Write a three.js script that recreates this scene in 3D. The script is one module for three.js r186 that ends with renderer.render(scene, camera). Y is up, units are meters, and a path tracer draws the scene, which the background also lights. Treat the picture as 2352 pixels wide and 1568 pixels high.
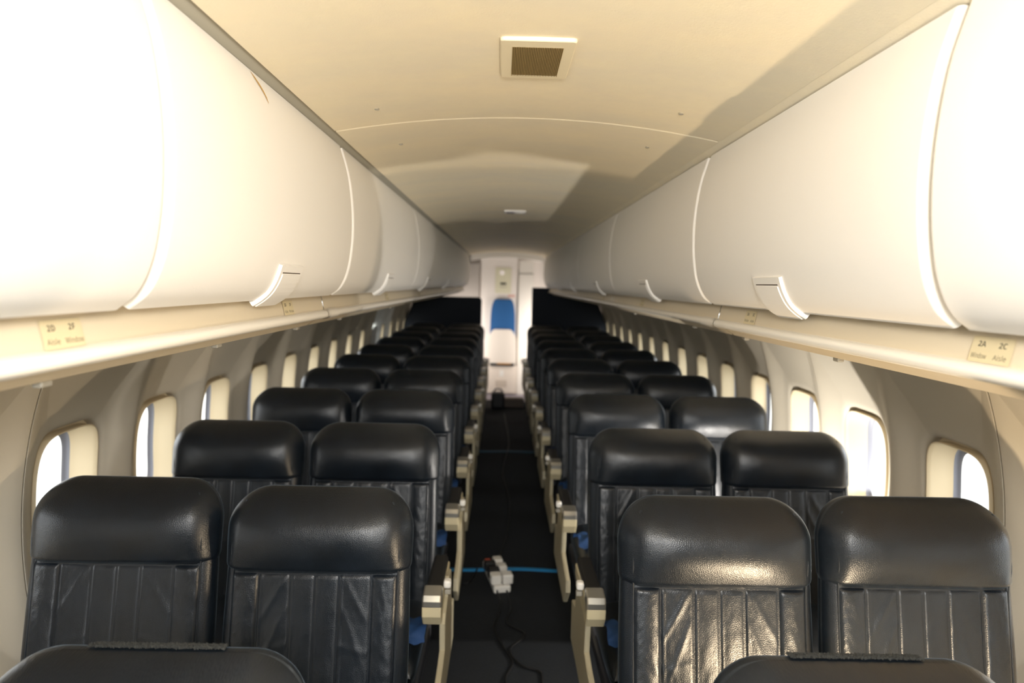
import * as THREE from 'three';
import { RoundedBoxGeometry } from 'three/addons/geometries/RoundedBoxGeometry.js';
import { mergeGeometries, mergeVertices, toCreasedNormals } from 'three/addons/utils/BufferGeometryUtils.js';
import { ImprovedNoise } from 'three/addons/math/ImprovedNoise.js';
import { RectAreaLightUniformsLib } from 'three/addons/lights/RectAreaLightUniformsLib.js';

// ------------------------------------------------------------------ camera, sky, exposure
const scene = new THREE.Scene();
const camera = new THREE.PerspectiveCamera(53.13, 1.5, 0.05, 200);
camera.filmGauge = 36;
camera.position.set(-0.0586, 1.58, 0);
camera.rotation.set(-0.0846, -0.0162, 0.0242, 'YXZ');
camera.focus = 1.35;
camera.userData.fStop = 2.9;
const renderer = new THREE.WebGLRenderer({ antialias: true });
renderer.toneMapping = THREE.LinearToneMapping;
renderer.toneMappingExposure = 1.0;
renderer.shadowMap.enabled = true;
RectAreaLightUniformsLib.init();
scene.background = new THREE.Color(0.95, 0.98, 1.0);     // bright overcast sky outside the windows
scene.backgroundIntensity = 4.6;
const LIGHT = {
  panel: { color: [1.0, 0.99, 0.98], power: 172 },      // photographer's light panel behind the camera
  warm: { color: [1.0, 0.78, 0.52], power: 2.5 },       // warm work lamp between the first and second rows
  white: { color: [1.0, 0.95, 0.89], power: 2.5 },      // white work lamp between the third and fourth rows
  aft: { color: [1.0, 0.92, 0.87], power: 5 },            // added lights, hidden behind the aft partitions to brighten the end wall
};

// ------------------------------------------------------------------ helpers
const used = {};
function numbered(n) { const k = used[n] = (used[n] ?? -1) + 1; return k ? n + '_' + String(k).padStart(3, '0') : n; }
function thing(name, label, category, [x, y, z] = [0, 0, 0], group) {
  const o = new THREE.Group(); o.name = numbered(name); o.position.set(x, y, z); scene.add(o);
  o.userData = { label, category }; if (group) o.userData.group = group;
  return o;
}
function part(name, geo, mat, parent, label) {
  const m = new THREE.Mesh(geo, mat); m.name = name; m.castShadow = m.receiveShadow = true; parent.add(m);
  if (label) m.userData.label = label;
  return m;
}
function structGroup(name) { const o = new THREE.Group(); o.name = name; o.userData.kind = 'structure'; scene.add(o); return o; }
function rng(seed) { return () => { seed = (seed + 0x6d2b79f5) | 0; let t = Math.imul(seed ^ (seed >>> 15), 1 | seed); t = (t + Math.imul(t ^ (t >>> 7), 61 | t)) ^ t; return ((t ^ (t >>> 14)) >>> 0) / 4294967296; }; }
const noise = new ImprovedNoise();
const fbm = (x, y, z, o = 4) => { let s = 0, a = 1, t = 0; for (let i = 0; i < o; i++) { s += a * noise.noise(x, y, z); t += a; a *= 0.5; x *= 2.03; y *= 2.03; z *= 1.9; } return s / t; };
const clamp = THREE.MathUtils.clamp, smooth = THREE.MathUtils.smoothstep, lerp = THREE.MathUtils.lerp;

function gridGeo(nu, nv, f, closeU = false) {             // f(i, j) -> [x, y, z, u, v]; i along u
  const p = [], uv = [], ix = [];
  for (let j = 0; j <= nv; j++) for (let i = 0; i <= nu; i++) { const q = f(i, j); p.push(q[0], q[1], q[2]); uv.push(q[3] ?? i / nu, q[4] ?? j / nv); }
  for (let j = 0; j < nv; j++) for (let i = 0; i < nu; i++) { const a = j * (nu + 1) + i, b = a + 1, c = a + nu + 1, d = c + 1; ix.push(a, b, d, a, d, c); }
  const g = new THREE.BufferGeometry();
  g.setAttribute('position', new THREE.Float32BufferAttribute(p, 3)); g.setAttribute('uv', new THREE.Float32BufferAttribute(uv, 2)); g.setIndex(ix);
  g.computeVertexNormals();
  if (closeU) {
    const n = g.attributes.normal;
    for (let j = 0; j <= nv; j++) { const a = j * (nu + 1), b = a + nu; const v = new THREE.Vector3(n.getX(a) + n.getX(b), n.getY(a) + n.getY(b), n.getZ(a) + n.getZ(b)).normalize(); n.setXYZ(a, v.x, v.y, v.z); n.setXYZ(b, v.x, v.y, v.z); }
  }
  return g;
}
function sweep(profile, z0, z1, nz = 1, side = 1) {       // profile [[x, y]...] along z, uv in metres
  let s = 0; const L = profile.map((q, i) => (i ? (s += Math.hypot(q[0] - profile[i - 1][0], q[1] - profile[i - 1][1])) : 0));
  return gridGeo(profile.length - 1, nz, (i, j) => { const z = lerp(z0, z1, j / nz); return [side * profile[i][0], profile[i][1], z, L[i], -z]; });
}
function curve(pts, n) {                                  // smooth 2D curve through points
  const c = new THREE.CatmullRomCurve3(pts.map(([x, y]) => new THREE.Vector3(x, y, 0)), false, 'centripetal');
  return c.getPoints(n).map((v) => [v.x, v.y]);
}
function box(w, h, d, r = 0.004, x = 0, y = 0, z = 0) { const g = new RoundedBoxGeometry(w, h, d, 2, Math.min(r, w / 2.01, h / 2.01, d / 2.01)); g.translate(x, y, z); return g; }
function tube(pts, r, n = 40, rad = 8, closed = false) { return new THREE.TubeGeometry(new THREE.CatmullRomCurve3(pts.map((p) => new THREE.Vector3(...p)), closed), n, r, rad, closed); }
function cyl(r0, r1, h, x = 0, y = 0, z = 0, seg = 24) { const g = new THREE.CylinderGeometry(r0, r1, h, seg); g.translate(x, y, z); return g; }
function extrude(pts, depth, bevel = 0.003) {
  const s = new THREE.Shape(pts.map(([x, y]) => new THREE.Vector2(x, y)));
  return new THREE.ExtrudeGeometry(s, { depth, bevelEnabled: bevel > 0, bevelThickness: bevel, bevelSize: bevel, bevelSegments: 2, curveSegments: 10 });
}
function roundedRect(w, h, r, cx = 0, cy = 0) {
  const s = new THREE.Shape(), x = cx - w / 2, y = cy - h / 2;
  s.moveTo(x + r, y); s.lineTo(x + w - r, y); s.absarc(x + w - r, y + r, r, -Math.PI / 2, 0); s.lineTo(x + w, y + h - r); s.absarc(x + w - r, y + h - r, r, 0, Math.PI / 2);
  s.lineTo(x + r, y + h); s.absarc(x + r, y + h - r, r, Math.PI / 2, Math.PI); s.lineTo(x, y + r); s.absarc(x + r, y + r, r, Math.PI, 1.5 * Math.PI);
  return s;
}
function merge(list) { return mergeGeometries(list.map((g) => (g.index ? g.toNonIndexed() : g))); }

// ------------------------------------------------------------------ textures and materials
function dataTex(n, f, color = false, repeat = [1, 1]) {
  const d = new Uint8Array(n * n * 4);
  for (let y = 0; y < n; y++) for (let x = 0; x < n; x++) { const c = f(x / n, y / n), o = (y * n + x) * 4; for (let k = 0; k < 3; k++) d[o + k] = clamp(Math.round(255 * (c.length ? c[k] : c)), 0, 255); d[o + 3] = 255; }
  const t = new THREE.DataTexture(d, n, n); t.wrapS = t.wrapT = THREE.RepeatWrapping; t.magFilter = THREE.LinearFilter; t.minFilter = THREE.LinearMipmapLinearFilter; t.generateMipmaps = true;
  if (color) t.colorSpace = THREE.SRGBColorSpace; t.repeat.set(...repeat); t.needsUpdate = true; return t;
}
// tiling noise: blends the noise with itself shifted by one period
const tiling = (f) => (u, v) => { const a = f(u, v), b = f(u - 1, v), c = f(u, v - 1), d = f(u - 1, v - 1), s = smooth(u, 0.0, 1.0), t = smooth(v, 0.0, 1.0); const mix = (k) => lerp(lerp(k(a), k(b), s), lerp(k(c), k(d), s), t); return a.length ? [0, 1, 2].map((i) => mix((q) => q[i])) : mix((q) => q); };
const grainTex = (() => {                                 // leather grain: cells
  const n = 256, cells = 26, r = rng(5), P = []; for (let i = 0; i < cells * cells; i++) P.push([r(), r()]);
  return dataTex(n, (u, v) => { let d1 = 9, d2 = 9; const cx = Math.floor(u * cells), cy = Math.floor(v * cells); for (let dy = -1; dy <= 1; dy++) for (let dx = -1; dx <= 1; dx++) { const gx = cx + dx, gy = cy + dy, q = P[((gy + cells) % cells) * cells + ((gx + cells) % cells)]; const d = Math.hypot(u * cells - gx - q[0], v * cells - gy - q[1]); if (d < d1) { d2 = d1; d1 = d; } else if (d < d2) d2 = d; } return clamp((d2 - d1) * 1.6, 0, 1); });
})();
const leatherRough = dataTex(256, tiling((u, v) => 0.36 + 0.13 * fbm(u * 6, v * 6, 3.1) + 0.05 * fbm(u * 40, v * 40, 7)));
const leatherTone = dataTex(256, tiling((u, v) => { const k = 0.92 + 0.35 * fbm(u * 5, v * 5, 11.3) + 0.1 * fbm(u * 30, v * 30, 2); return [k * 0.072, k * 0.1, k * 0.132]; }), true);
const agedTex = dataTex(512, tiling((u, v) => { const a = fbm(u * 3, v * 7, 1.7), b = fbm(u * 14, v * 14, 4.2), c = fbm(u * 60, v * 60, 8.8); const k = 0.94 + 0.05 * a + 0.02 * b + 0.012 * c; return [k * 0.985, k * (0.968 - 0.02 * a), k * (0.93 - 0.05 * a - 0.02 * b)]; }), true);
const orangePeel = dataTex(256, tiling((u, v) => 0.5 + 0.5 * fbm(u * 48, v * 48, 6.4, 2)));
const carpetTex = dataTex(512, tiling((u, v) => { const k = 0.75 + 0.6 * fbm(u * 90, v * 90, 2.2, 3) + 0.25 * fbm(u * 5, v * 5, 9.1); return [k * 0.066, k * 0.094, k * 0.122]; }), true);
const carpetBump = dataTex(512, tiling((u, v) => 0.5 + 0.6 * fbm(u * 110, v * 110, 5.2, 2)));
const tex = (t, rx, ry = rx) => { const c = t.clone(); c.repeat.set(rx, ry); c.needsUpdate = true; return c; };
const std = (hex, roughness, extra = {}) => new THREE.MeshStandardMaterial({ color: hex, roughness, ...extra });
const leatherBase = { roughness: 1, roughnessMap: tex(leatherRough, 3), map: tex(leatherTone, 2.2), bumpMap: tex(grainTex, 9), bumpScale: 0.00018 };
const M = {
  leather: new THREE.MeshPhysicalMaterial({ ...leatherBase, sheen: 0.7, sheenRoughness: 0.45, sheenColor: new THREE.Color(0.22, 0.29, 0.36) }),
  stitch: std(0x4a4d50, 0.7), velcro: std(0x2c2d2b, 1),
  ceiling: std(0xfff6e0, 0.62, { map: tex(agedTex, 0.7, 0.7), bumpMap: tex(orangePeel, 8), bumpScale: 0.0004 }),
  bin: std(0xf0ece5, 0.46, { bumpMap: tex(orangePeel, 6), bumpScale: 0.0002 }),
  ledge: std(0xd8cab0, 0.4), edge: std(0xf2ece0, 0.26), wall: std(0xc0b8a7, 0.5, { bumpMap: tex(orangePeel, 6), bumpScale: 0.0002 }), exit: std(0xf8f9f6, 0.5),
  reveal: std(0xd9c9a8, 0.55), seal: std(0x8b8f9c, 0.6), jointShade: std(0x55503c, 0.8), glass: new THREE.MeshPhysicalMaterial({ color: 0xffffff, transmission: 1, thickness: 0, roughness: 0.02, ior: 1.45 }),
  strip: std(0xb0aa98, 0.7), dark: std(0x15171a, 0.8), slot: std(0x4a3d31, 0.8), carpet: std(0xffffff, 0.97, { map: tex(carpetTex, 1.6), bumpMap: tex(carpetBump, 1.6), bumpScale: 0.003 }),
  cream: std(0xcabe9c, 0.45), frame: std(0xb3aa90, 0.5), creamGrey: std(0x9b968a, 0.5), silver: std(0xc9c6bd, 0.28, { metalness: 0.85 }), blackPlastic: std(0x161617, 0.5), whitePlastic: std(0xeeeae2, 0.4),
  belt: std(0x183f70, 0.75), tape: std(0x1f86c4, 0.55), cord: std(0x0c0c0d, 0.55), navy: std(0x151b24, 0.9), vinyl: std(0x2b2e33, 0.6),
  grille: std(0x8d7748, 0.9), placard: null, jumpBlue: std(0x1f5890, 0.85), panelWhite: std(0xeee6dd, 0.5), yellowTag: std(0xe2ddc0, 0.5), ground: std(0xbdbab2, 0.95), skinLiner: std(0x9a978f, 0.9), metalGrey: std(0x63646a, 0.4, { metalness: 0.6 }),
};

// ------------------------------------------------------------------ cabin section (x half width, y up)
const wallX = (y) => Math.sqrt(1.33 * 1.33 - (y - 0.87) ** 2);
const ceilY = (x) => 2.009 - 0.19 * x * x;
const DOOR = [[0.519, 1.950], [0.497, 1.87], [0.485, 1.76], [0.489, 1.66], [0.503, 1.592], [0.523, 1.554], [0.548, 1.534]];
const doorProfile = curve(DOOR, 28);

// ------------------------------------------------------------------ floor, ceiling, ends
{
  const floor = structGroup('floor');
  part('floor_deck', box(2.2, 0.08, 11.9, 0.002, 0, -0.046, -4.1), M.skinLiner, floor);
  part('carpet', gridGeo(1, 1, (i, j) => { const x = -1.02 + 2.04 * i, z = 1.7 - 10.9 * j; return [x, 0, z, x, -z]; }), M.carpet, floor);
  part('vestibule_vinyl', box(2.04, 0.006, 0.72, 0.001, 0, 0.0, -9.53), std(0x8d8790, 0.5), floor);

  const ceiling = structGroup('ceiling');
  const xs = []; for (let i = 0; i <= 32; i++) xs.push(-0.5 + i / 32);
  const joint = 0.005;
  for (const [z0, z1] of [[1.7, -1.813], [-1.819, -4.95], [-4.956, -9.45]]) {
    const p = xs.map((x) => [x, ceilY(x)]);
    const shell = [...p, [0.505, ceilY(0.505) + 0.004], [0.505, ceilY(0.5) + 0.02], ...p.slice().reverse().map(([x, y]) => [x, y + 0.02]), [-0.505, ceilY(0.5) + 0.02], [-0.505, ceilY(0.505) + 0.004], p[0]];
    const rows = [[z0, -0.006], [z0 - joint * 0.3, -0.002], [z0 - joint, 0], [z1 + joint, 0], [z1 + joint * 0.3, -0.002], [z1, -0.006], [z1, -0.02]];
    const g = gridGeo(xs.length - 1, rows.length - 1, (i, j) => [xs[i], ceilY(xs[i]) - rows[j][1], rows[j][0], xs[i], -rows[j][0]]);
    part('ceiling_panel', g, M.ceiling, ceiling);
  }
  // lower aft ceiling with a downstand
  part('ceiling_panel', sweep([...xs.map((x) => [x, ceilY(x) - 0.07])], -9.46, -9.95), M.bin, ceiling);
  part('ceiling_step', gridGeo(32, 1, (i, j) => [xs[i], ceilY(xs[i]) - 0.072 * j + 0.002, -9.458]), M.bin, ceiling);
  for (const s of [-1, 1]) part('edge_strip', sweep(s < 0 ? [[0.492, 1.972], [0.506, 1.9715], [0.53, 1.952]] : [[0.497, 1.9635], [0.506, 1.960], [0.53, 1.9485]], 1.7, -9.95, 1, s), s < 0 ? M.strip : M.ceiling, ceiling);  // grey on the left strip is painted shade; the right keeps ceiling cream
  part('joint_backing', gridGeo(32, 1, (i, j) => [xs[i], ceilY(xs[i]) + 0.007, -1.79 - 0.05 * j]), M.cream, ceiling);
  part('joint_backing', gridGeo(32, 1, (i, j) => [xs[i], ceilY(xs[i]) + 0.007, -4.93 - 0.05 * j]), M.cream, ceiling);
  // crown of the fuselage above the bins and ceiling keeps the sky out
  const crown = []; for (let i = 0; i <= 40; i++) { const a = Math.asin((1.36 - 0.87) / 1.33) + (Math.PI - 2 * Math.asin((1.36 - 0.87) / 1.33)) * i / 40; crown.push([1.48 * Math.cos(a), 0.87 + 1.48 * Math.sin(a)]); }
  part('crown_liner', sweep(crown, 1.75, -10, 1), M.skinLiner, ceiling);

  const front = structGroup('wall_front');
  for (const s of [-1, 1]) part('bulkhead_panel', box(0.68, 2.6, 0.06, 0.004, s * 1.12, 1.1, 1.73), M.bin, front); // open doorway between
  part('bulkhead_header', box(1.56, 0.44, 0.06, 0.004, 0, 2.2, 1.73), M.bin, front);
  const back = structGroup('wall_back');
  part('bulkhead_panel', box(2.9, 2.6, 0.06, 0.004, 0, 1.1, -9.96), M.panelWhite, back);
  const ground = structGroup('ground');
  part('concrete_apron', gridGeo(1, 1, (i, j) => [-60 + 120 * i, -1.6, 60 - 130 * j]), M.ground, ground);
}

// ------------------------------------------------------------------ side walls with windows
const PITCH = 0.53, ZW0 = -2.04, WY = 0.915, HZ = 0.16, HY = 0.212, Y0 = 0.48, Y1 = 1.385;
const outlineR = (a, hz = HZ, hy = HY, p = 4.4) => 1 / ((Math.abs(Math.cos(a)) / hz) ** p + (Math.abs(Math.sin(a)) / hy) ** p) ** (1 / p);
const angles = (() => { const a = []; for (let i = 0; i < 96; i++) a.push((i / 96) * 2 * Math.PI); for (const [z, y] of [[PITCH / 2, Y1 - WY], [-PITCH / 2, Y1 - WY], [-PITCH / 2, Y0 - WY], [PITCH / 2, Y0 - WY]]) a.push((Math.atan2(y, z) + 2 * Math.PI) % (2 * Math.PI)); return a.sort((p, q) => p - q); })();
const NA = angles.length;
function borderR(a) { const c = Math.cos(a), s = Math.sin(a); return Math.min(Math.abs(PITCH / 2 / (c || 1e-9)), s > 0 ? (Y1 - WY) / (s || 1e-9) : (WY - Y0) / (-s || 1e-9)); }
// rings: [blend from outline (0) to border (1) or scale, depth outwards]
function wallCell(side, jointNear, jointFar, hole = true) {
  const rings = [];
  const dish = (t) => 0.042 * (1 - smooth(t, 0.0, 1.0)) - 0.016;
  for (const t of [1, 0.985, 0.96, 0.85, 0.72, 0.58, 0.44, 0.3, 0.2, 0.13, 0.085, 0.05, 0.025, 0.008, 0]) rings.push([t, dish(t) + 0.02 * (1 - Math.sqrt(Math.max(0, 1 - Math.max(0, 1 - t / 0.13) ** 2)))]);
  rings.push([0, 0.05], [0, 0.133], [1, 0.133]);
  return gridGeo(NA, rings.length - 1, (i, j) => {
    const a = angles[i % NA], [t, d] = rings[j], ro = outlineR(a), rb = borderR(a), r = lerp(ro, rb, t);
    let dz = r * Math.cos(a), y = WY + r * Math.sin(a), dep = d;
    if (j === 0 && ((jointNear && dz > PITCH / 2 - 1e-4) || (jointFar && dz < -PITCH / 2 + 1e-4))) { dep += 0.022; dz *= 0.988; }
    return [side * (wallX(y) + dep), y, dz, dz, y];
  }, true);
}
function ring(side, list) {                               // list of [scale hz, scale hy offset inset, depth]
  return gridGeo(NA, list.length - 1, (i, j) => { const a = angles[i % NA], [inset, d] = list[j], r = outlineR(a, HZ - inset, HY - inset), y = WY + r * Math.sin(a), z = r * Math.cos(a); return [side * (wallX(y) + d), y, z, z, y]; }, true);
}
let nWindow = 0;
{
  const cells = {}, frames = {}, seals = {}, panes = {};
  for (const side of [-1, 1]) {
    const wall = structGroup(side < 0 ? 'wall_left' : 'wall_right');
    const door = side < 0 ? structGroup('door_1') : null;
    for (let k = -4; k <= 13; k++) {
      const zc = ZW0 - PITCH * k, jn = k % 2 === 0;     // panel joints lie in front of even cells
      const isDoor = door && (k === 9 || k === 10);
      const key = side + '' + jn;
      cells[key] ??= wallCell(side, jn, !jn);
      const m = part(isDoor ? 'door_panel' : 'wall_panel', cells[key], isDoor ? M.exit : M.wall, isDoor ? door : wall); m.position.z = zc;
      if (isDoor && k === 9) {                            // blind half of the exit hatch
        const f = part('door_panel', ring(side, [[0, 0.006], [0.03, 0.012], [0.08, 0.014], [0.1599, 0.014]]), M.exit, door); f.position.z = zc; continue;
      }
      const w = structGroup('window_' + (++nWindow));
      frames[side] ??= ring(side, [[-0.003, 0.068], [0.009, 0.066], [0.011, 0.06], [0.012, 0.03], [0.0135, 0.0275], [0.016, 0.0285], [0.0175, 0.036], [0.02, 0.042], [0.022, 0.085], [0.03, 0.108]]);
      seals[side] ??= ring(side, [[0.028, 0.104], [0.031, 0.11], [0.033, 0.122], [0.044, 0.125]]);
      panes[side] ??= ring(side, [[0.04, 0.123], [0.08, 0.123], [0.12, 0.123], [0.1599, 0.123]]);
      part('window_frame', frames[side], M.reveal, w).position.z = zc;
      part('window_seal', seals[side], M.seal, w).position.z = zc;
      part('pane', panes[side], M.glass, w).position.z = zc;
    }
    for (let k = -4; k <= 13; k += 2) part('joint_shade_strip', gridGeo(2, 20, (i, j) => { const y = lerp(Y0, Y1, j / 20), z = ZW0 - PITCH * k + PITCH / 2 + (i - 1) * 0.0055; return [side * (wallX(y) - 0.0145 + (i === 1 ? 0.002 : 0)), y, z]; }), M.jointShade, wall);  // dark strip painted in for the shadow gap at each panel joint
    const low = []; for (let i = 0; i <= 14; i++) { const y = -0.1 + (Y0 + 0.1) * i / 14; low.push([wallX(y), y]); }
    part('lower_wall_panel', sweep(low, 0.445, -9.095, 1, side), M.wall, wall);
    part('lower_wall_liner', sweep(low.map(([x, y]) => [x + 0.133, y]), 1.72, -9.95, 1, side), M.skinLiner, wall);
    const full = []; for (let i = 0; i <= 24; i++) { const y = -0.1 + (Y1 + 0.1) * i / 24; full.push([wallX(y), y]); }
    part('wall_panel', sweep(full, 1.7, 0.445, 1, side), M.wall, wall);
    part('wall_panel', sweep(full, -9.095, -9.95, 1, side), M.wall, wall);
    part('upper_wall_liner', sweep([[wallX(Y1), Y1], [wallX(Y1) + 0.16, Y1], [wallX(Y1) + 0.2, Y1 + 0.02]], 1.72, -9.95, 1, side), M.skinLiner, wall);
  }
}

// ------------------------------------------------------------------ overhead bins and ledges
const ORD = ['nearest', 'second', 'third', 'fourth', 'fifth', 'sixth', 'seventh', 'eighth', 'ninth', 'tenth', 'last'];
const BINS = [[0.9, -0.885], [-0.895, -1.955], [-1.965, -3.495], [-3.505, -4.965], [-4.975, -6.43], [-6.44, -7.85], [-7.86, -9.1]];
const binWords = ['nearest large', 'second', 'third', 'fourth', 'fifth', 'sixth', 'farthest'];
function doorGeo(side, z0, z1) {                          // curved door with rounded ends and a thickness
  const r = 0.013, N = doorProfile.length - 1, nrm = doorProfile.map((q, i) => { const a = doorProfile[Math.max(0, i - 1)], b = doorProfile[Math.min(N, i + 1)], dx = b[0] - a[0], dy = b[1] - a[1], l = Math.hypot(dx, dy); return [-dy / l, dx / l]; }); // points away from the aisle
  const steps = [];
  for (let i = 0; i <= 5; i++) { const a = i / 5 * Math.PI / 2; steps.push([z0 - r * (1 - Math.cos(a)) * 0 - r * Math.sin(a) , r * (1 - Math.sin(a))]); }
  const zz = [[z0, 0.03], ...Array.from({ length: 6 }, (_, i) => { const a = i / 5 * Math.PI / 2; return [z0 - r * (1 - Math.cos(a)), r * (1 - Math.sin(a))]; }), ...Array.from({ length: 8 }, (_, i) => [lerp(z0 - r, z1 + r, (i + 1) / 9), 0]), ...Array.from({ length: 6 }, (_, i) => { const a = (1 - i / 5) * Math.PI / 2; return [z1 + r * (1 - Math.cos(a)), r * (1 - Math.sin(a))]; }), [z1, 0.03]];
  let s = 0; const L = doorProfile.map((q, i) => (i ? (s += Math.hypot(q[0] - doorProfile[i - 1][0], q[1] - doorProfile[i - 1][1])) : 0));
  return gridGeo(N, zz.length - 1, (i, j) => { const [z, d] = zz[j]; const sgn = nrm[i][0] > 0 ? 1 : -1; return [side * (doorProfile[i][0] + sgn * nrm[i][0] * d), doorProfile[i][1] + sgn * nrm[i][1] * d, z, L[i], -z]; });
}
const handleSurf = curve([[0.4985, 1.607], [0.5045, 1.588], [0.5125, 1.570], [0.524, 1.5525], [0.5385, 1.539], [0.556, 1.5275]], 48);
function handleGeo(side, w, off, from, to, thick) {       // plate that follows the lower door curve
  const pts = handleSurf.slice(from, to + 1), n = pts.length - 1;
  const P = []; for (let i = 0; i <= n; i++) { const a = pts[Math.max(0, i - 1)], b = pts[Math.min(n, i + 1)], dx = b[0] - a[0], dy = b[1] - a[1], l = Math.hypot(dx, dy); P.push([pts[i], [dy / l, -dx / l]]); }
  const prof = []; // closed across z: outer face with bevels
  const zz = [[-w / 2, -thick], [-w / 2, off - 0.003], [-w / 2 + 0.003, off], [w / 2 - 0.003, off], [w / 2, off - 0.003], [w / 2, -thick]];
  const body = gridGeo(n, zz.length - 1, (i, j) => { const [q, m] = P[i], [z, o] = zz[j]; return [side * (q[0] + m[0] * o), q[1] + m[1] * o, z]; });
  const cap = (k) => gridGeo(1, zz.length - 1, (i, j) => { const [q, m] = P[k], [z, o] = zz[j]; const oo = i ? -thick : o; return [side * (q[0] + m[0] * oo), q[1] + m[1] * oo, z]; });
  return toCreasedNormals(merge([body, cap(0), cap(n)]), 0.6);
}
const binGroup = 'cream overhead bins along both sides of the cabin';
const LEDGE = [[0.592, 1.548], [0.579, 1.532], [0.574, 1.512], [0.5695, 1.492]];
const NOSE = curve([[0.5695, 1.492], [0.561, 1.489], [0.5555, 1.4815], [0.5575, 1.4735], [0.566, 1.4685], [0.582, 1.467]], 18);
const UNDER = [[0.582, 1.467], [0.588, 1.467], [0.612, 1.4515], [0.617, 1.4465], [0.623, 1.4455], [0.626, 1.451]];
const ledgeProfile = curve(LEDGE, 8);
for (const side of [-1, 1]) {
  const sw = side < 0 ? 'left' : 'right';
  BINS.forEach(([z0, z1], i) => {
    const t = thing('overhead_bin', `${binWords[i]} cream overhead bin counted from the camera on the ${sw} side`, 'overhead bin', [0, 1.53, 0], binGroup);
    const put = (o) => { o.position.y = -1.53; return o; };
    put(part('bin_door', doorGeo(side, z0, z1), M.bin, t));
    put(part('bin_body', sweep([[0.553, 1.546], [1.1, 1.5], [1.05, 1.9], [0.56, 1.965], [0.545, 1.945]], z0 - 0.02, z1 + 0.02, 1, side), M.bin, t));
    if (side < 0 && i === 1) {                            // brown curved stain with a sharp outline near the top edge
      const path = [[1.9465, -1.262, 0.001], [1.941, -1.276, 0.006], [1.934, -1.292, 0.0075], [1.926, -1.306, 0.006], [1.917, -1.316, 0.004], [1.906, -1.322, 0.001]];
      const onDoor = (y) => { for (let q = 0; q < doorProfile.length - 1; q++) if (y <= doorProfile[q][1] && y >= doorProfile[q + 1][1]) return lerp(doorProfile[q][0], doorProfile[q + 1][0], (doorProfile[q][1] - y) / (doorProfile[q][1] - doorProfile[q + 1][1])); return 0.517; };
      put(part('stain', gridGeo(1, 5, (a, b) => { const [y, z, w] = path[b]; return [-(onDoor(y) - 0.0012), y, z + (a ? w : -w)]; }), std(0xc9a15c, 0.6), t, 'brown curved stain'));
    }
    const hz = i === 0 ? 0.02 : i === 1 ? -1.435 : i === 2 ? -2.71 : (z0 + z1) / 2 + (i === 3 ? 0.12 : 0);
    const hg = handleGeo(side, 0.15, 0.006, 0, 48, 0.01); hg.translate(0, 0, hz);
    const h = put(part('handle', hg, M.bin, t));
    const fg = handleGeo(side, 0.122, 0.0078, 9, 48, 0.004); fg.translate(0, 0, hz); part('latch_flap', fg, M.bin, h);
    const slot = handleGeo(side, 0.122, 0.0064, 7, 8, 0.003); slot.translate(0, 0, hz); part('latch_slot', slot, M.slot, h);
  });
  // ledge sections below the bins
  const L = [[0.9, -1.968], [-1.974, -3.9], [-3.906, -5.8], [-5.806, -7.6], [-7.606, -9.1]];
  const ledge = structGroup('trim_' + (side < 0 ? 1 : 2));
  L.forEach(([z0, z1], i) => {
    part('ledge_panel', sweep(ledgeProfile, z0, z1, 1, side), M.ledge, ledge);
    part('rounded_edge', sweep(NOSE, z0, z1, 1, side), M.edge, ledge);
    part('underside_lip', sweep(UNDER, z0, z1, 1, side), M.ledge, ledge);
    if (i < 4) { // joining sleeve over the rounded edge
      const sl = NOSE.map(([x, y], q) => { const a = NOSE[Math.max(0, q - 1)], b = NOSE[Math.min(18, q + 1)], dx = b[0] - a[0], dy = b[1] - a[1], l = Math.hypot(dx, dy); return [x + dy / l * 0.0022, y - dx / l * 0.0022]; });
      part('joint_sleeve', sweep(sl, z1 - 0.02, z1 - 0.125, 1, side), M.edge, ledge);
      part('joint_gap', sweep(LEDGE.map(([x, y]) => [x + 0.003, y]), z1 + 0.004, z1 - 0.01, 1, side), M.strip, ledge);
    }
  });
  part('soffit_panel', sweep([[0.622, 1.449], [1.0, 1.43], [wallX(1.38) + 0.03, 1.383]], 0.9, -9.1, 1, side), M.ledge, ledge);
  for (const z of [-0.85, -1.37, -1.9, -2.41, -3.5]) part('soffit_clip', box(0.014, 0.012, 0.022, 0.003, side * 0.628, 1.4435, z), M.creamGrey, ledge);
  for (const [z0, z1] of [[1.7, 0.9]]) { // closed cupboard front ahead of the first bin
    part('bin_end_panel', box(0.62, 0.5, 0.02, 0.003, side * 0.86, 1.72, 0.915), M.bin, ledge);
  }
}

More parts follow.
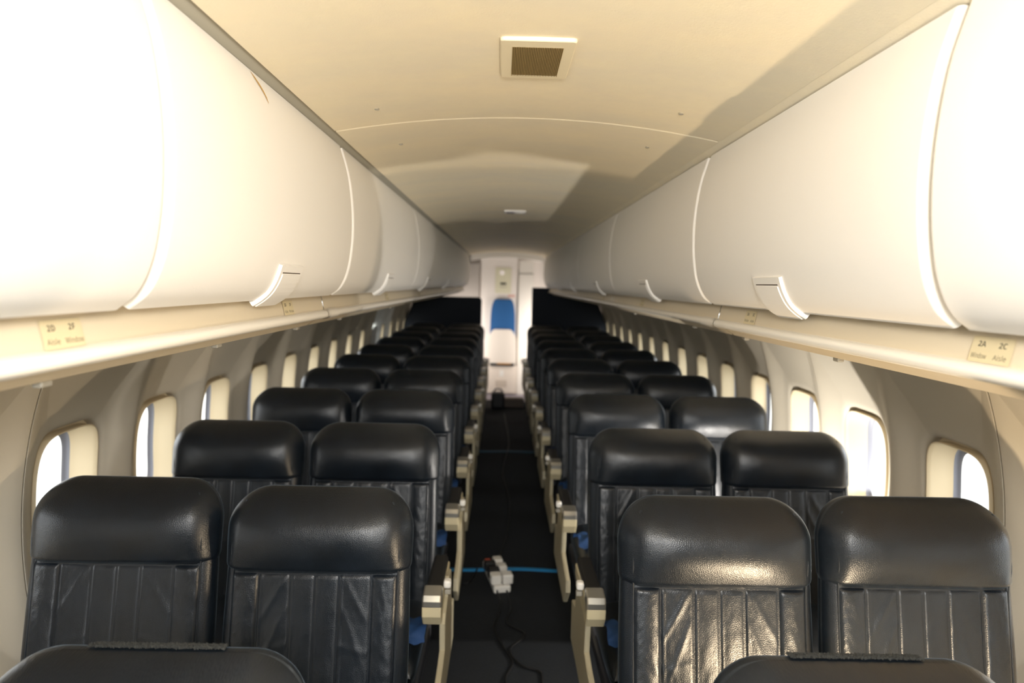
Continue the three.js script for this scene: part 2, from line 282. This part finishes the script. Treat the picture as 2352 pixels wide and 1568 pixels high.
// row placards on the ledges
function placardTex(lines) {
  const c = document.createElement('canvas'); c.width = 512; c.height = 288; const x = c.getContext('2d');
  x.fillStyle = '#d6c7a2'; x.fillRect(0, 0, 512, 288); x.fillStyle = '#4d4638'; x.textAlign = 'center'; x.font = 'bold 84px sans-serif';
  x.fillText(lines[0], 128, 112); x.fillText(lines[1], 384, 112); x.font = '76px sans-serif'; x.fillText(lines[2], 122, 242, 200); x.fillText(lines[3], 384, 242, 240);
  const t = new THREE.CanvasTexture(c); t.colorSpace = THREE.SRGBColorSpace; return t;
}
for (const side of [-1, 1]) for (const [row, z, w] of [[2, side < 0 ? -0.805 : -0.865, 0.075], [3, side < 0 ? -1.65 : -1.72, 0.075], [4, -3.06, 0.075], [5, -4.23, 0.075]]) {
  const txt = side < 0 ? [row + 'D', row + 'F', 'Aisle', 'Window'] : [row + 'A', row + 'C', 'Window', 'Aisle'];
  const o = thing('row_placard', `small cream placard reading ${txt[0]} ${txt[2]} and ${txt[1]} ${txt[3]}`, 'placard', [side * 0.5718, 1.5045, z], 'row placards on the ledges');
  const y0 = -0.0125, y1 = 0.0215, xa = (y) => y * 0.235 - 0.0014;
  part('plate', gridGeo(1, 2, (i, j) => { const y = [y0, 0, y1][j], z = (i ? 1 : -1) * w / 2 * side; return [side * xa(y), y, z, i, (y - y0) / (y1 - y0)]; }), std(0xffffff, 0.5, { map: placardTex(txt) }), o);
}

// ------------------------------------------------------------------ seats
const LEAN = 0.2, TOPY = 1.051, SEAMY = 0.858, HW = 0.236;
const lean = (y) => LEAN * (TOPY - y);
function loft(nPer, rows, sec, front) {                   // closed sections; sec(v) -> {y, w, t, zc, r}
  const unit = []; // stadium outline as (sx, sz, ax, az): corner centre signs and arc direction
  const nf = Math.round(nPer * 0.34), nc = Math.round(nPer * 0.08);
  const seq = [];
  for (let i = 0; i < nf; i++) seq.push([-1 + 2 * i / nf, 1, 0, 1]);
  for (let i = 0; i < nc * 2; i++) { const a = Math.PI / 2 - Math.PI * i / (nc * 2); seq.push([1, 0, Math.cos(a), Math.sin(a)]); }
  for (let i = 0; i < nf; i++) seq.push([1 - 2 * i / nf, -1, 0, -1]);
  for (let i = 0; i < nc * 2; i++) { const a = -Math.PI / 2 - Math.PI * i / (nc * 2); seq.push([-1, 0, Math.cos(a), Math.sin(a)]); }
  const n = seq.length;
  return gridGeo(n, rows, (i, j) => {
    const v = j / rows, s = sec(v), q = seq[i % n], rx = Math.min(s.rx ?? s.t, s.w);
    const x = q[0] * (s.w - rx) + q[2] * rx, zz = q[3] * s.t;
    const z = s.zc + zz + (zz > 0 || q[3] > 0 ? (front ? front(x, v, s) * Math.max(0, q[3]) : 0) : 0);
    return [x, s.y, z, x + (q[3] < 0 ? 1 : 0), s.y];
  }, true);
}
function headrestGeo(v0) {
  const h = TOPY - SEAMY, R = 0.1;
  return loft(120, 40, (v) => {
    // v 0..0.08: seam tuck, ..1 top rounding
    const y = SEAMY + h * (v < 0.75 ? v / 0.75 * 0.76 : 0.76 + 0.24 * Math.sin((v - 0.75) / 0.25 * Math.PI / 2));
    const up = y - SEAMY, tuck = smooth(up, -0.004, 0.014);
    const cy = TOPY - R, dy = Math.max(0, y - cy);
    const w = HW - R + Math.sqrt(Math.max(0, R * R - dy * dy)) * 1 - 0.004 * (1 - tuck) + 0.002 * Math.sin(up / h * Math.PI);
    const rt = 0.045, ty = Math.max(0, y - (TOPY - rt)) / rt;
    const t = (0.05 - 0.004 * (1 - tuck)) * Math.sqrt(Math.max(0.0, 1 - ty * ty)) + 0.0003;
    return { y, w: Math.max(w, HW - R), t, zc: lean(y) - 0.012 * smooth(up / h, 0.6, 1), rx: Math.min(0.05, t * 1.1 + 0.003) };
  }, (x, v, s) => {
    const up = (s.y - SEAMY) / h, e = clamp(Math.abs(x) / (HW * 0.98), 0, 1);
    const bulge = 0.042 * Math.sin(Math.PI * clamp(up * 0.92 + 0.08, 0, 1) ** 1.15) ** 0.9 * (1 - e ** 4) - 0.008 * (1 - smooth(up, 0, 0.07));
    return bulge + 0.0009 * fbm(x * 14 + v0, s.y * 14, v0) + 0.0006 * fbm(x * 50, s.y * 12, 4 + v0) * smooth(e, 0.5, 0.9);
  });
}
const coreT = 0.042;
function coreGeo() {
  return loft(90, 16, (v) => { const y = 0.40 + (SEAMY + 0.006 - 0.40) * v; return { y, w: HW - 0.004 + 0.004 * Math.sin(v * 3), t: coreT, zc: lean(y), rx: 0.038 }; }, null);
}
function panelGeo(x0, x1, y0, y1, nx, ny, hump, wr) {     // upholstery strip lying on the front of the backrest
  return gridGeo(nx, ny, (i, j) => {
    const u = i / nx, v = j / ny, x = lerp(x0, x1, u), y = lerp(y0, y1, v);
    const e = Math.min(u, 1 - u) * (x1 - x0), f = (1 - v) * (y1 - y0);
    const edge = Math.sqrt(clamp(e / 0.006, 0, 1)), top = Math.sqrt(clamp(f / 0.008, 0, 1));
    const z = lean(y) + coreT - 0.004 + (hump * (0.55 + 0.45 * Math.sin(u * Math.PI)) * edge + 0.002) * top + (wr ? wr(u, v, x, y) * edge * top : 0);
    return [x, y, z, x, y];
  });
}
const ridge = (d, w) => Math.exp(-((d / w) ** 2));
function seatParts(v) {                                   // geometries of one seat variant
  const o = v * 7.3, yT = SEAMY - 0.001, yB = 0.42, H = yT - yB;
  const fold = (u) => 0.0022 * ridge((u - 0.06) * 1, 0.05);
  const waves = (k, a) => (u, w2, x, y) => fold(u) + a * fbm(x * 22 + k + o, y * 9, k + o) + 0.5 * a * fbm(x * 60, y * 40 + o, k);
  const crease = (k, dir) => (u, w2, x, y) => {
    const t = (1 - w2) * H, uu = dir > 0 ? u : 1 - u; // creases run down and outwards from the seam
    return waves(k, 0.0016)(u, w2, x, y) + 0.0019 * ridge(uu - 0.1 - t * 6.0 - 9 * t * t, 0.11) * smooth(t, 0.0, 0.03) * (1 - smooth(t, 0.09, 0.16)) + (v === 1 ? 0 : 0.0016) * ridge(uu + 0.32 - t * 5.2, 0.1) * smooth(t, 0.06, 0.09) * (1 - smooth(t, 0.16, 0.26)) + 0.0016 * ridge(t - 0.17 - 0.02 * uu, 0.008);
  };
  const X = [-0.142, -0.062, 0.0, 0.06, 0.142];
  const strips = [panelGeo(X[0], X[1], yB, yT, 22, 70, 0.0045, crease(1, -1)), panelGeo(X[1], X[2], yB, yT, 14, 50, 0.0042, waves(2, 0.0018)), panelGeo(X[2], X[3], yB, yT, 14, 50, 0.0042, waves(3, 0.0018)), panelGeo(X[3], X[4], yB, yT, 22, 70, 0.0045, crease(4, 1))];
  const bol = (sg) => panelGeo(sg < 0 ? -0.206 : 0.142, sg < 0 ? -0.142 : 0.206, yB, yT, 18, 90, 0.011, (u, w2, x, y) => { const t = (1 - w2) * H, uu = sg > 0 ? u : 1 - u; return 0.0022 * fbm(uu * 2.5 + o, (y * 26 + uu * 1.8 * sg), 5.5 + o, 3) + 0.0014 * fbm(uu * 4, y * 70 + uu * 3, 9 + o, 2) * smooth(uu, 0.3, 0.9); });
  const piping = (sg) => tube([[sg * 0.2075, yB, lean(yB) + coreT - 0.001], [sg * 0.2075, 0.6, lean(0.6) + coreT], [sg * 0.2075, SEAMY, lean(SEAMY) + coreT + 0.001], [sg * 0.209, SEAMY + 0.05, lean(SEAMY + 0.05) + 0.054], [sg * 0.207, SEAMY + 0.1, lean(SEAMY + 0.1) + 0.052], [sg * 0.198, SEAMY + 0.14, lean(SEAMY + 0.14) + 0.045], [sg * 0.186, SEAMY + 0.17, lean(SEAMY + 0.17) + 0.030]], 0.0022, 50, 6);
  return { headrest: headrestGeo(o), core: coreGeo(), strips, bolsters: [bol(-1), bol(1)], piping: [piping(-1), piping(1)] };
}
const VAR = [seatParts(0), seatParts(1), seatParts(2)];
function cushionGeo() {
  return loft(80, 24, (v) => { const a = v * Math.PI, s = Math.sin(a); const k = Math.min(1, Math.sqrt(Math.max(0, 1 - ((Math.abs(v - 0.5) * 2) ** 6)))); return { y: 0.1 + 0.46 * v, w: 0.222 * (0.94 + 0.06 * k), t: 0.055 * k + 0.001, zc: 0, rx: 0.05 * k + 0.001 }; }, (x, v) => 0.012 * (1 - (Math.abs(x) / 0.222) ** 3)).rotateX(Math.PI / 2).scale(1, -1, 1);
}
const cushG = (() => { const g = cushionGeo(); g.translate(0, 0.40, 0); g.computeVertexNormals(); return g; })();
const SEATW = { legs: [-0.15, 0.15] };
function velcroGeo(seed) {
  const r = rng(seed), list = [], n = 900;
  const base = gridGeo(40, 4, (i, j) => { const x = -0.1 + 0.2 * i / 40, a = 1.6 + 0.4 * j / 4; return [x, TOPY - 0.0435 + 0.0462 * Math.sin(a), 0.0475 * Math.cos(a) - 0.013, x, j]; });
  list.push(base);
  for (let i = 0; i < n; i++) { const x = -0.1 + 0.2 * r(), a = 1.6 + 0.4 * r(), s = 0.0014 + 0.0022 * r(); const g = new THREE.TetrahedronGeometry(s, 0); g.rotateX(r() * 6); g.rotateY(r() * 6); g.translate(x, TOPY - 0.0435 + 0.047 * Math.sin(a), 0.0485 * Math.cos(a) - 0.013); list.push(g); }
  return merge(list.map((g) => { const c = g.index ? g.toNonIndexed() : g; c.deleteAttribute('uv'); c.computeVertexNormals(); return c; }));
}
const armG = {
  pad: box(0.05, 0.03, 0.27, 0.011, 0, 0.622, 0.325),
  cap: (() => { const g = extrude([[0, 0.0], [0.058, 0], [0.058, 0.038], [0.05, 0.05], [0, 0.056]], 0.048, 0.005); g.rotateY(-Math.PI / 2); g.translate(0.024, 0.581, 0.455); return g; })(),
  body: (() => { const g = extrude([[0.19, 0.575], [0.19, 0.605], [0.5, 0.612], [0.515, 0.6], [0.515, 0.575], [0.49, 0.542], [0.42, 0.55], [0.3, 0.555]], 0.05, 0.004); g.rotateY(-Math.PI / 2); g.translate(0.025, 0, 0); return g; })(),
};
const sideG = (() => { const g = extrude([[0.1, 0.29], [0.1, 0.43], [0.2, 0.45], [0.24, 0.6], [0.33, 0.615], [0.38, 0.57], [0.45, 0.55], [0.475, 0.53], [0.465, 0.44], [0.53, 0.425], [0.68, 0.41], [0.69, 0.37], [0.6, 0.29]], 0.01, 0.004); g.rotateY(-Math.PI / 2); return g; })();
const knobG = box(0.024, 0.026, 0.03, 0.008), bracketG = box(0.02, 0.016, 0.02, 0.004);
const beltG = (() => { const c = new THREE.CatmullRomCurve3([[0, 0.455, 0.33], [0.004, 0.484, 0.345], [0.006, 0.492, 0.385], [0.012, 0.498, 0.43], [0.01, 0.485, 0.46], [0.012, 0.462, 0.468]].map((p) => new THREE.Vector3(...p))); const pts = c.getPoints(24); return gridGeo(5, 24, (i, j) => [pts[j].x + (i / 5 - 0.5) * 0.055, pts[j].y + 0.005 * Math.sin(i * 1.3 + j * 0.6), pts[j].z]); })();
function buildSeat(kind, side, variant) {                 // aisle seats carry the armrest and end frame on the aisle side
  const t = new THREE.Group(), V = VAR[variant], a = -side;         // a: direction of the aisle
  part('headrest', V.headrest, M.leather, t);
  const b = part('backrest', V.core, M.leather, t);
  for (const g of V.strips) part('leather_strip', g, M.leather, b);
  for (const g of V.bolsters) part('side_bolster', g, M.leather, b);
  for (const g of V.piping) part('piping', g, M.leather, b);
  part('seat_cushion', cushG, M.leather, t);
  part('seat_pan', box(0.44, 0.05, 0.46, 0.01, 0, 0.305, 0.3), M.metalGrey, t);
  for (const x of SEATW.legs) part('leg', tube([[x, 0.01, 0.12], [x, 0.15, 0.18], [x, 0.3, 0.2]], 0.016, 10, 10), M.metalGrey, t);
  const be = part('seat_belt', beltG, M.belt, t); be.position.x = a * 0.2;
  if (kind === 'aisle') {
    const arm = new THREE.Group(); arm.name = 'armrest'; arm.position.x = a * 0.264; t.add(arm);
    part('arm_body', armG.body, M.cream, arm); part('arm_pad', armG.pad, M.blackPlastic, arm); part('end_cap', armG.cap, M.silver, arm);
    const sp = part('end_frame', sideG, M.frame, t); sp.position.x = a * 0.288 + 0.011;
    const k = part('pivot_cover', knobG, M.whitePlastic, t); k.position.set(a * 0.304, 0.636, 0.42);
    const k2 = part('bracket', bracketG, M.creamGrey, t); k2.position.set(a * 0.305, 0.606, 0.41);
  } else {
    const arm = part('middle_armrest', box(0.016, 0.055, 0.3, 0.007, a * 0.2465, 0.6, 0.27), M.blackPlastic, t);
  }
  return t;
}
const ROWZ = (n) => (n === 1 ? -0.955 : n === 2 ? -1.755 : -(0.93 + 0.787 * (n - 1)));
const rowWords = ['first', 'second', 'third', 'fourth', 'fifth', 'sixth', 'seventh', 'eighth', 'ninth', 'tenth', 'eleventh'];
{
  const protos = {}, r = rng(77);
  for (let n = 1; n <= 11; n++) for (const side of [-1, 1]) for (const kind of ['aisle', 'window']) {
    if (n === 1 && kind === 'window') continue;             // wholly outside the photograph
    const variant = (n + (side > 0 ? 1 : 0) + (kind === 'aisle' ? 0 : 2)) % 3, key = kind + side + variant;
    let s;
    if (protos[key]) s = protos[key].clone(); else s = protos[key] = buildSeat(kind, side, variant);
    s.name = numbered('airline_seat'); scene.add(s);
    let x = side * (kind === 'aisle' ? 0.513 : 1.008), dy = 0, z = ROWZ(n);
    if (n === 1) { x = side < 0 ? -0.556 : 0.485; dy = -0.02; }
    if (n === 2 && side > 0) { x = kind === 'aisle' ? 0.479 : 0.972; z = -1.655; }
    if (n === 2 && side > 0) dy = kind === 'aisle' ? 0.008 : 0.016;
    if (n === 2 && side < 0 && kind === 'aisle') dy = -0.016;
    s.position.set(x + (n > 2 ? (r() - 0.5) * 0.003 : 0), dy, z + (n > 2 ? (r() - 0.5) * 0.012 : 0)); s.rotation.y = (r() - 0.5) * 0.008;
    s.userData = { label: `black leather ${kind} seat in the ${rowWords[n - 1]} row from the camera, ${side < 0 ? 'left' : 'right'} of the aisle`, category: 'seat', group: 'black leather cabin seats in rows of two' };
    if (n === 1) part('velcro_strip', velcroGeo(side + 5), M.velcro, s);
  }
}

// ------------------------------------------------------------------ ceiling fittings
{
  const t = thing('ceiling_grille', 'square cream ceiling grille with brown mesh near the top of the view', 'grille', [-0.004, ceilY(0) - 0.001, -1.338]);
  const fr = roundedRect(0.13, 0.212, 0.006); fr.holes.push(roundedRect(0.092, 0.166, 0.004, 0, -0.008));
  const g = new THREE.ExtrudeGeometry(fr, { depth: 0.004, bevelEnabled: true, bevelThickness: 0.004, bevelSize: 0.003, bevelSegments: 2 }); g.rotateX(Math.PI / 2); g.translate(0, 0.002, 0);
  part('grille_frame', g, std(0xe9dcbc, 0.45), t);
  part('mesh_backing', box(0.096, 0.003, 0.17, 0.001, 0, -0.004, -0.008), M.grille, t);
  const wires = []; for (let i = 0; i < 30; i++) wires.push(box(0.0012, 0.0016, 0.168, 0.0004, -0.0455 + 0.091 * i / 29, -0.0063, -0.008));
  const w = part('mesh_wires', merge(wires), M.grille, t); w.userData.kind = 'stuff';
  const sg = thing('ceiling_plate', 'small rectangular plate with dark and white halves on the far ceiling', 'plate', [0.007, ceilY(0), -4.11]);
  part('plate', box(0.13, 0.01, 0.12, 0.003, 0, -0.004, 0), M.bin, sg); part('dark_window', box(0.045, 0.004, 0.05, 0.001, -0.028, -0.01, 0), std(0x4d4a60, 0.5), sg); part('white_window', box(0.04, 0.004, 0.05, 0.001, 0.03, -0.01, 0), M.whitePlastic, sg);
  for (const [x, z] of [[-0.364, -1.658], [0.35, -1.628], [-0.367, -2.064], [0.354, -2.019]]) {
    const s = thing('ceiling_screw', `tiny screw head in the ceiling panel ${x < 0 ? 'left' : 'right'} of centre, ${z > -1.8 ? 'before' : 'beyond'} the panel joint`, 'screw', [x, ceilY(x), z]);
    part('screw_head', cyl(0.005, 0.006, 0.004, 0, -0.001, 0, 14), M.silver, s);
  }
}

// ------------------------------------------------------------------ aft end: partitions, jump seat wall, door edge
{
  const shapeL = new THREE.Shape(); shapeL.moveTo(-1.36, 0); shapeL.lineTo(-0.33, 0); shapeL.lineTo(-0.33, 1.33); shapeL.quadraticCurveTo(-0.33, 1.385, -0.385, 1.385); shapeL.lineTo(-1.2, 1.385); shapeL.lineTo(-1.36, 1.0);
  const pl = thing('partition', 'dark navy partition behind the last seats on the left', 'partition', [0, 0, -9.12], 'dark partitions behind the last rows');
  part('panel', new THREE.ExtrudeGeometry(shapeL, { depth: 0.03, bevelEnabled: true, bevelSize: 0.004, bevelThickness: 0.004 }), M.navy, pl);
  const shapeR = new THREE.Shape(); shapeR.moveTo(0.345, 0); shapeR.lineTo(1.36, 0); shapeR.lineTo(1.36, 1.0); shapeR.lineTo(1.2, 1.4); shapeR.lineTo(0.62, 1.47); shapeR.lineTo(0.56, 1.53); shapeR.lineTo(0.345, 1.53);
  const prt = thing('partition', 'dark navy partition behind the last seats on the right', 'partition', [0, 0, -9.12], 'dark partitions behind the last rows');
  part('panel', new THREE.ExtrudeGeometry(shapeR, { depth: 0.03, bevelEnabled: true, bevelSize: 0.004, bevelThickness: 0.004 }), M.navy, prt);

  const wall = structGroup('wall_aft');
  part('wall_panel', box(0.53, 2.0, 0.04, 0.01, -0.1, 1.0, -9.7), M.panelWhite, wall);
  const door = structGroup('door_2');
  part('door_leaf', box(0.21, 1.9, 0.04, 0.012, 0.278, 0.95, -9.66), std(0xefe9de, 0.5), door);
  part('door_seam', box(0.008, 1.75, 0.01, 0.002, 0.168, 0.9, -9.672), M.creamGrey, door);
  part('door_header', box(0.2, 0.01, 0.01, 0.002, 0.278, 1.72, -9.637), M.creamGrey, door);
  const side = structGroup('wall_side');
  part('side_panel', box(0.9, 0.7, 0.04, 0.01, -0.83, 1.5, -9.66), std(0xb9b1a8, 0.6), side);

  const js = thing('jump_seat', 'folded crew jump seat with blue back pad and cream shell on the far wall', 'jump seat', [-0.04, 0, -9.66]);
  const back = new THREE.Shape(); back.moveTo(-0.165, 0.84); back.lineTo(-0.16, 1.1); back.quadraticCurveTo(-0.15, 1.33, -0.1, 1.345); back.lineTo(0.1, 1.345); back.quadraticCurveTo(0.15, 1.33, 0.16, 1.1); back.lineTo(0.165, 0.84);
  part('back_pad', new THREE.ExtrudeGeometry(back, { depth: 0.03, bevelEnabled: true, bevelSize: 0.012, bevelThickness: 0.015, bevelSegments: 3 }), M.jumpBlue, js, 'blue fabric back pad');
  const sh = new THREE.Shape(); sh.moveTo(-0.185, 0.46); sh.lineTo(-0.185, 0.72); sh.quadraticCurveTo(-0.17, 0.92, -0.1, 0.925); sh.lineTo(0.09, 0.925); sh.quadraticCurveTo(0.165, 0.92, 0.185, 0.72); sh.lineTo(0.185, 0.46);
  const shell = part('seat_shell', new THREE.ExtrudeGeometry(sh, { depth: 0.07, bevelEnabled: true, bevelSize: 0.012, bevelThickness: 0.012, bevelSegments: 3 }), std(0xe6ddd0, 0.5), js, 'cream folded seat shell');
  part('hinge_slot', box(0.34, 0.04, 0.05, 0.004, 0, 0.437, 0.06), M.dark, js);
  part('warning_strip', box(0.2, 0.012, 0.006, 0.002, 0.03, 0.45, 0.0865), std(0xc98a1e, 0.6), js);
  part('wall_box', box(0.42, 0.4, 0.05, 0.01, 0, 0.22, 0.02), std(0xe6dacb, 0.5), js);
  part('instruction_tag', box(0.055, 0.085, 0.003, 0.001, 0, 0.31, 0.0465), M.whitePlastic, js);
  part('air_grille', box(0.16, 0.1, 0.004, 0.001, -0.005, 0.16, 0.0465), std(0xcdbfae, 0.7), js);

  const pn = thing('crew_panel', 'pale crew panel with round lamp and black slot above the jump seat', 'panel', [-0.045, 1.62, -9.675]);
  part('panel_plate', box(0.22, 0.36, 0.012, 0.004), M.yellowTag, pn);
  const lampG = cyl(0.036, 0.036, 0.014, 0, 0, 0, 28); lampG.rotateX(Math.PI / 2); lampG.translate(-0.02, 0.11, 0.01);
  part('dome_lamp', lampG, std(0xfff6ee, 0.25), pn);
  part('slot', box(0.085, 0.03, 0.006, 0.002, 0, -0.045, 0.006), M.dark, pn);
  part('latch', box(0.1, 0.008, 0.006, 0.002, 0, -0.09, 0.006), M.creamGrey, pn);
  const rs = thing('red_notice', 'small red notice strip on the far wall above the jump seat', 'notice', [0.075, 1.405, -9.678]);
  part('strip', box(0.1, 0.035, 0.004, 0.001), std(0xe0b5a8, 0.6), rs);
}

// ------------------------------------------------------------------ things on the aisle floor
{
  for (const [z, w, x0, words] of [[-3.66, 0.02, -0.31, 'nearer'], [-6.32, 0.024, -0.3, 'farther']]) {
    const t = thing('floor_strip', `${words} bright blue strip lying across the dark aisle carpet`, 'floor strip', [0, 0.0, z], 'blue strips across the aisle');
    part('strip', gridGeo(24, 6, (i, j) => { const x = x0 + 0.62 * i / 24, a = Math.PI * j / 6; return [x, 0.001 + 0.007 * Math.sin(a), w * Math.cos(a) + 0.012 * Math.sin(i * 0.25 + 1)]; }), z > -5 ? M.tape : std(0x25506a, 0.6), t);
  }
  const ps = thing('power_strip', 'white power strip with plugs and adapters on the aisle carpet', 'power strip', [-0.075, 0, -3.53]); ps.rotation.y = 0.2;
  part('strip_body', box(0.09, 0.04, 0.34, 0.01, 0.02, 0.021, 0), M.whitePlastic, ps);
  for (let i = 0; i < 4; i++) part('socket', box(0.04, 0.004, 0.035, 0.001, 0.02, 0.0425, 0.12 - 0.075 * i), M.blackPlastic, ps);
  for (const [x, z, w] of [[-0.01, 0.13, 0.055], [0.05, 0.13, 0.055], [0.045, 0.02, 0.05], [0.04, -0.07, 0.05]]) part('white_plug', box(w, 0.05, 0.06, 0.008, x, 0.067, z), M.whitePlastic, ps);
  for (const [x, z] of [[-0.005, 0.055], [-0.01, -0.03]]) part('black_plug', box(0.06, 0.05, 0.045, 0.008, x, 0.067, z), M.blackPlastic, ps);
  part('switch', box(0.03, 0.012, 0.022, 0.003, 0.0, 0.046, -0.152), std(0xd8502a, 0.4), ps, 'orange switch');
  const cords = [
    ['long black power cord running up the aisle from the power strip', [[-0.06, 0.008, -3.72], [0.0, 0.006, -4.1], [0.03, 0.006, -4.8], [-0.02, 0.006, -5.6], [0.04, 0.006, -6.6], [0.0, 0.006, -8.2]]],
    ['black cord curving down the aisle carpet from the power strip, left one', [[-0.05, 0.02, -3.36], [-0.03, 0.006, -3.2], [-0.06, 0.006, -3.0], [-0.02, 0.006, -2.85], [0.02, 0.006, -2.72], [-0.01, 0.006, -2.6], [0.03, 0.006, -2.4], [0.02, 0.006, -2.1]]],
    ['black cord snaking down the aisle carpet, right one with loops', [[0.0, 0.02, -3.36], [0.02, 0.006, -3.2], [0.0, 0.006, -3.05], [0.08, 0.006, -2.95], [0.01, 0.006, -2.82], [0.06, 0.006, -2.7], [0.13, 0.006, -2.66], [0.14, 0.006, -2.54], [0.19, 0.006, -2.46], [0.2, 0.006, -2.2]]],
    ['short black cord looping left of the power strip', [[-0.16, 0.02, -3.62], [-0.18, 0.006, -3.54], [-0.21, 0.006, -3.47], [-0.26, 0.006, -3.5], [-0.28, 0.006, -3.6]]],
  ];
  for (const [label, pts] of cords) { const o = thing('extension_lead', label, 'cord'); part('cable', tube(pts, 0.0045, 120, 8), M.cord, o); }
  const bag = thing('equipment_case', 'black equipment case on the floor at the far end of the aisle', 'case', [-0.08, 0, -8.6]);
  part('case_body', box(0.17, 0.2, 0.2, 0.03, 0, 0.102, 0), M.blackPlastic, bag);
  part('case_handle', tube([[-0.05, 0.2, 0], [-0.04, 0.235, 0], [0.04, 0.235, 0], [0.05, 0.2, 0]], 0.009, 20, 8), M.blackPlastic, bag);
  const box2 = thing('cardboard_box', 'small brown box beside the black case at the aisle end', 'box', [0.12, 0, -8.75]);
  part('box_body', box(0.26, 0.1, 0.2, 0.006, 0, 0.052, 0), std(0x6d6259, 0.85), box2);
  part('box_flap', box(0.26, 0.006, 0.1, 0.002, 0, 0.106, 0.03), std(0x756a5f, 0.85), box2);
}

// ------------------------------------------------------------------ lamps
function pointLamp(name, label, pos, L) {
  const t = thing(name, label, 'work lamp', pos);
  part('lamp_base', box(0.12, 0.02, 0.09, 0.006, 0, -0.075, 0), M.blackPlastic, t);
  part('lamp_stem', cyl(0.008, 0.01, 0.05, 0, -0.045, 0), M.metalGrey, t);
  part('bulb', new THREE.SphereGeometry(0.02, 24, 16), new THREE.MeshStandardMaterial({ color: 0xffffff, emissive: new THREE.Color(...L.color), emissiveIntensity: 30 }), t);
  const p = new THREE.PointLight(new THREE.Color(...L.color), L.power); p.castShadow = true; p.shadow.radius = 1; p.position.set(0, 0, 0); t.add(p);
}
pointLamp('work_lamp', 'warm work lamp standing on the second row seats right of the aisle', [0.735, 0.565, -1.12], LIGHT.warm);
pointLamp('work_lamp', 'white work lamp standing on the fourth row window seat right of the aisle', [1.1, 0.59, -2.62], LIGHT.white);
{
  const L = LIGHT.panel, t = thing('light_panel', 'photographic light panel on a stand behind the camera', 'light panel', [0.02, 0, 0.42]);
  const yc = 1.76;
  part('panel_housing', box(0.36, 0.2, 0.04, 0.01, 0, yc, 0.025), M.blackPlastic, t);
  part('diffuser', box(0.34, 0.18, 0.004, 0.001, 0, yc, 0.003), new THREE.MeshStandardMaterial({ color: 0xffffff, emissive: new THREE.Color(...L.color), emissiveIntensity: 6 }), t);
  part('stand_pole', cyl(0.012, 0.012, yc - 0.12, 0, (yc - 0.1) / 2, 0.03), M.blackPlastic, t);
  for (let i = 0; i < 3; i++) { const a = i * 2.1 + 0.5; part('stand_leg', tube([[0, 0.3, 0.03], [0.12 * Math.cos(a), 0.14, 0.03 + 0.12 * Math.sin(a)], [0.22 * Math.cos(a), 0.008, 0.03 + 0.22 * Math.sin(a)]], 0.008, 10, 8), M.blackPlastic, t); }
  const r = new THREE.RectAreaLight(new THREE.Color(...L.color), L.power, 0.34, 0.18); r.position.set(0, yc, -0.004); t.add(r); // a light faces its own -z, down the cabin
}
for (const [x, sw] of [[-0.62, 'left'], [0.62, 'right']]) {
  const L = LIGHT.aft, t = thing('added_aft_light', `added tall flat light hidden on the back of the ${sw} aft partition facing the far wall`, 'light panel', [x, 0.8, -9.15]);
  part('light_frame', box(0.46, 1.06, 0.02, 0.004, 0, 0, 0.012), M.bin, t);
  part('diffuser', box(0.42, 1.0, 0.004, 0.001, 0, 0, -0.001), new THREE.MeshStandardMaterial({ color: 0xffffff, emissive: new THREE.Color(...L.color), emissiveIntensity: 2 }), t);
  const r = new THREE.RectAreaLight(new THREE.Color(...L.color), L.power * (x < 0 ? 0.75 : 1.15), 0.42, 1.0); r.position.set(0, 0, -0.008); t.add(r);
}
scene.traverse((o) => { if (o.isLight) o.castShadow = true; });
renderer.render(scene, camera);
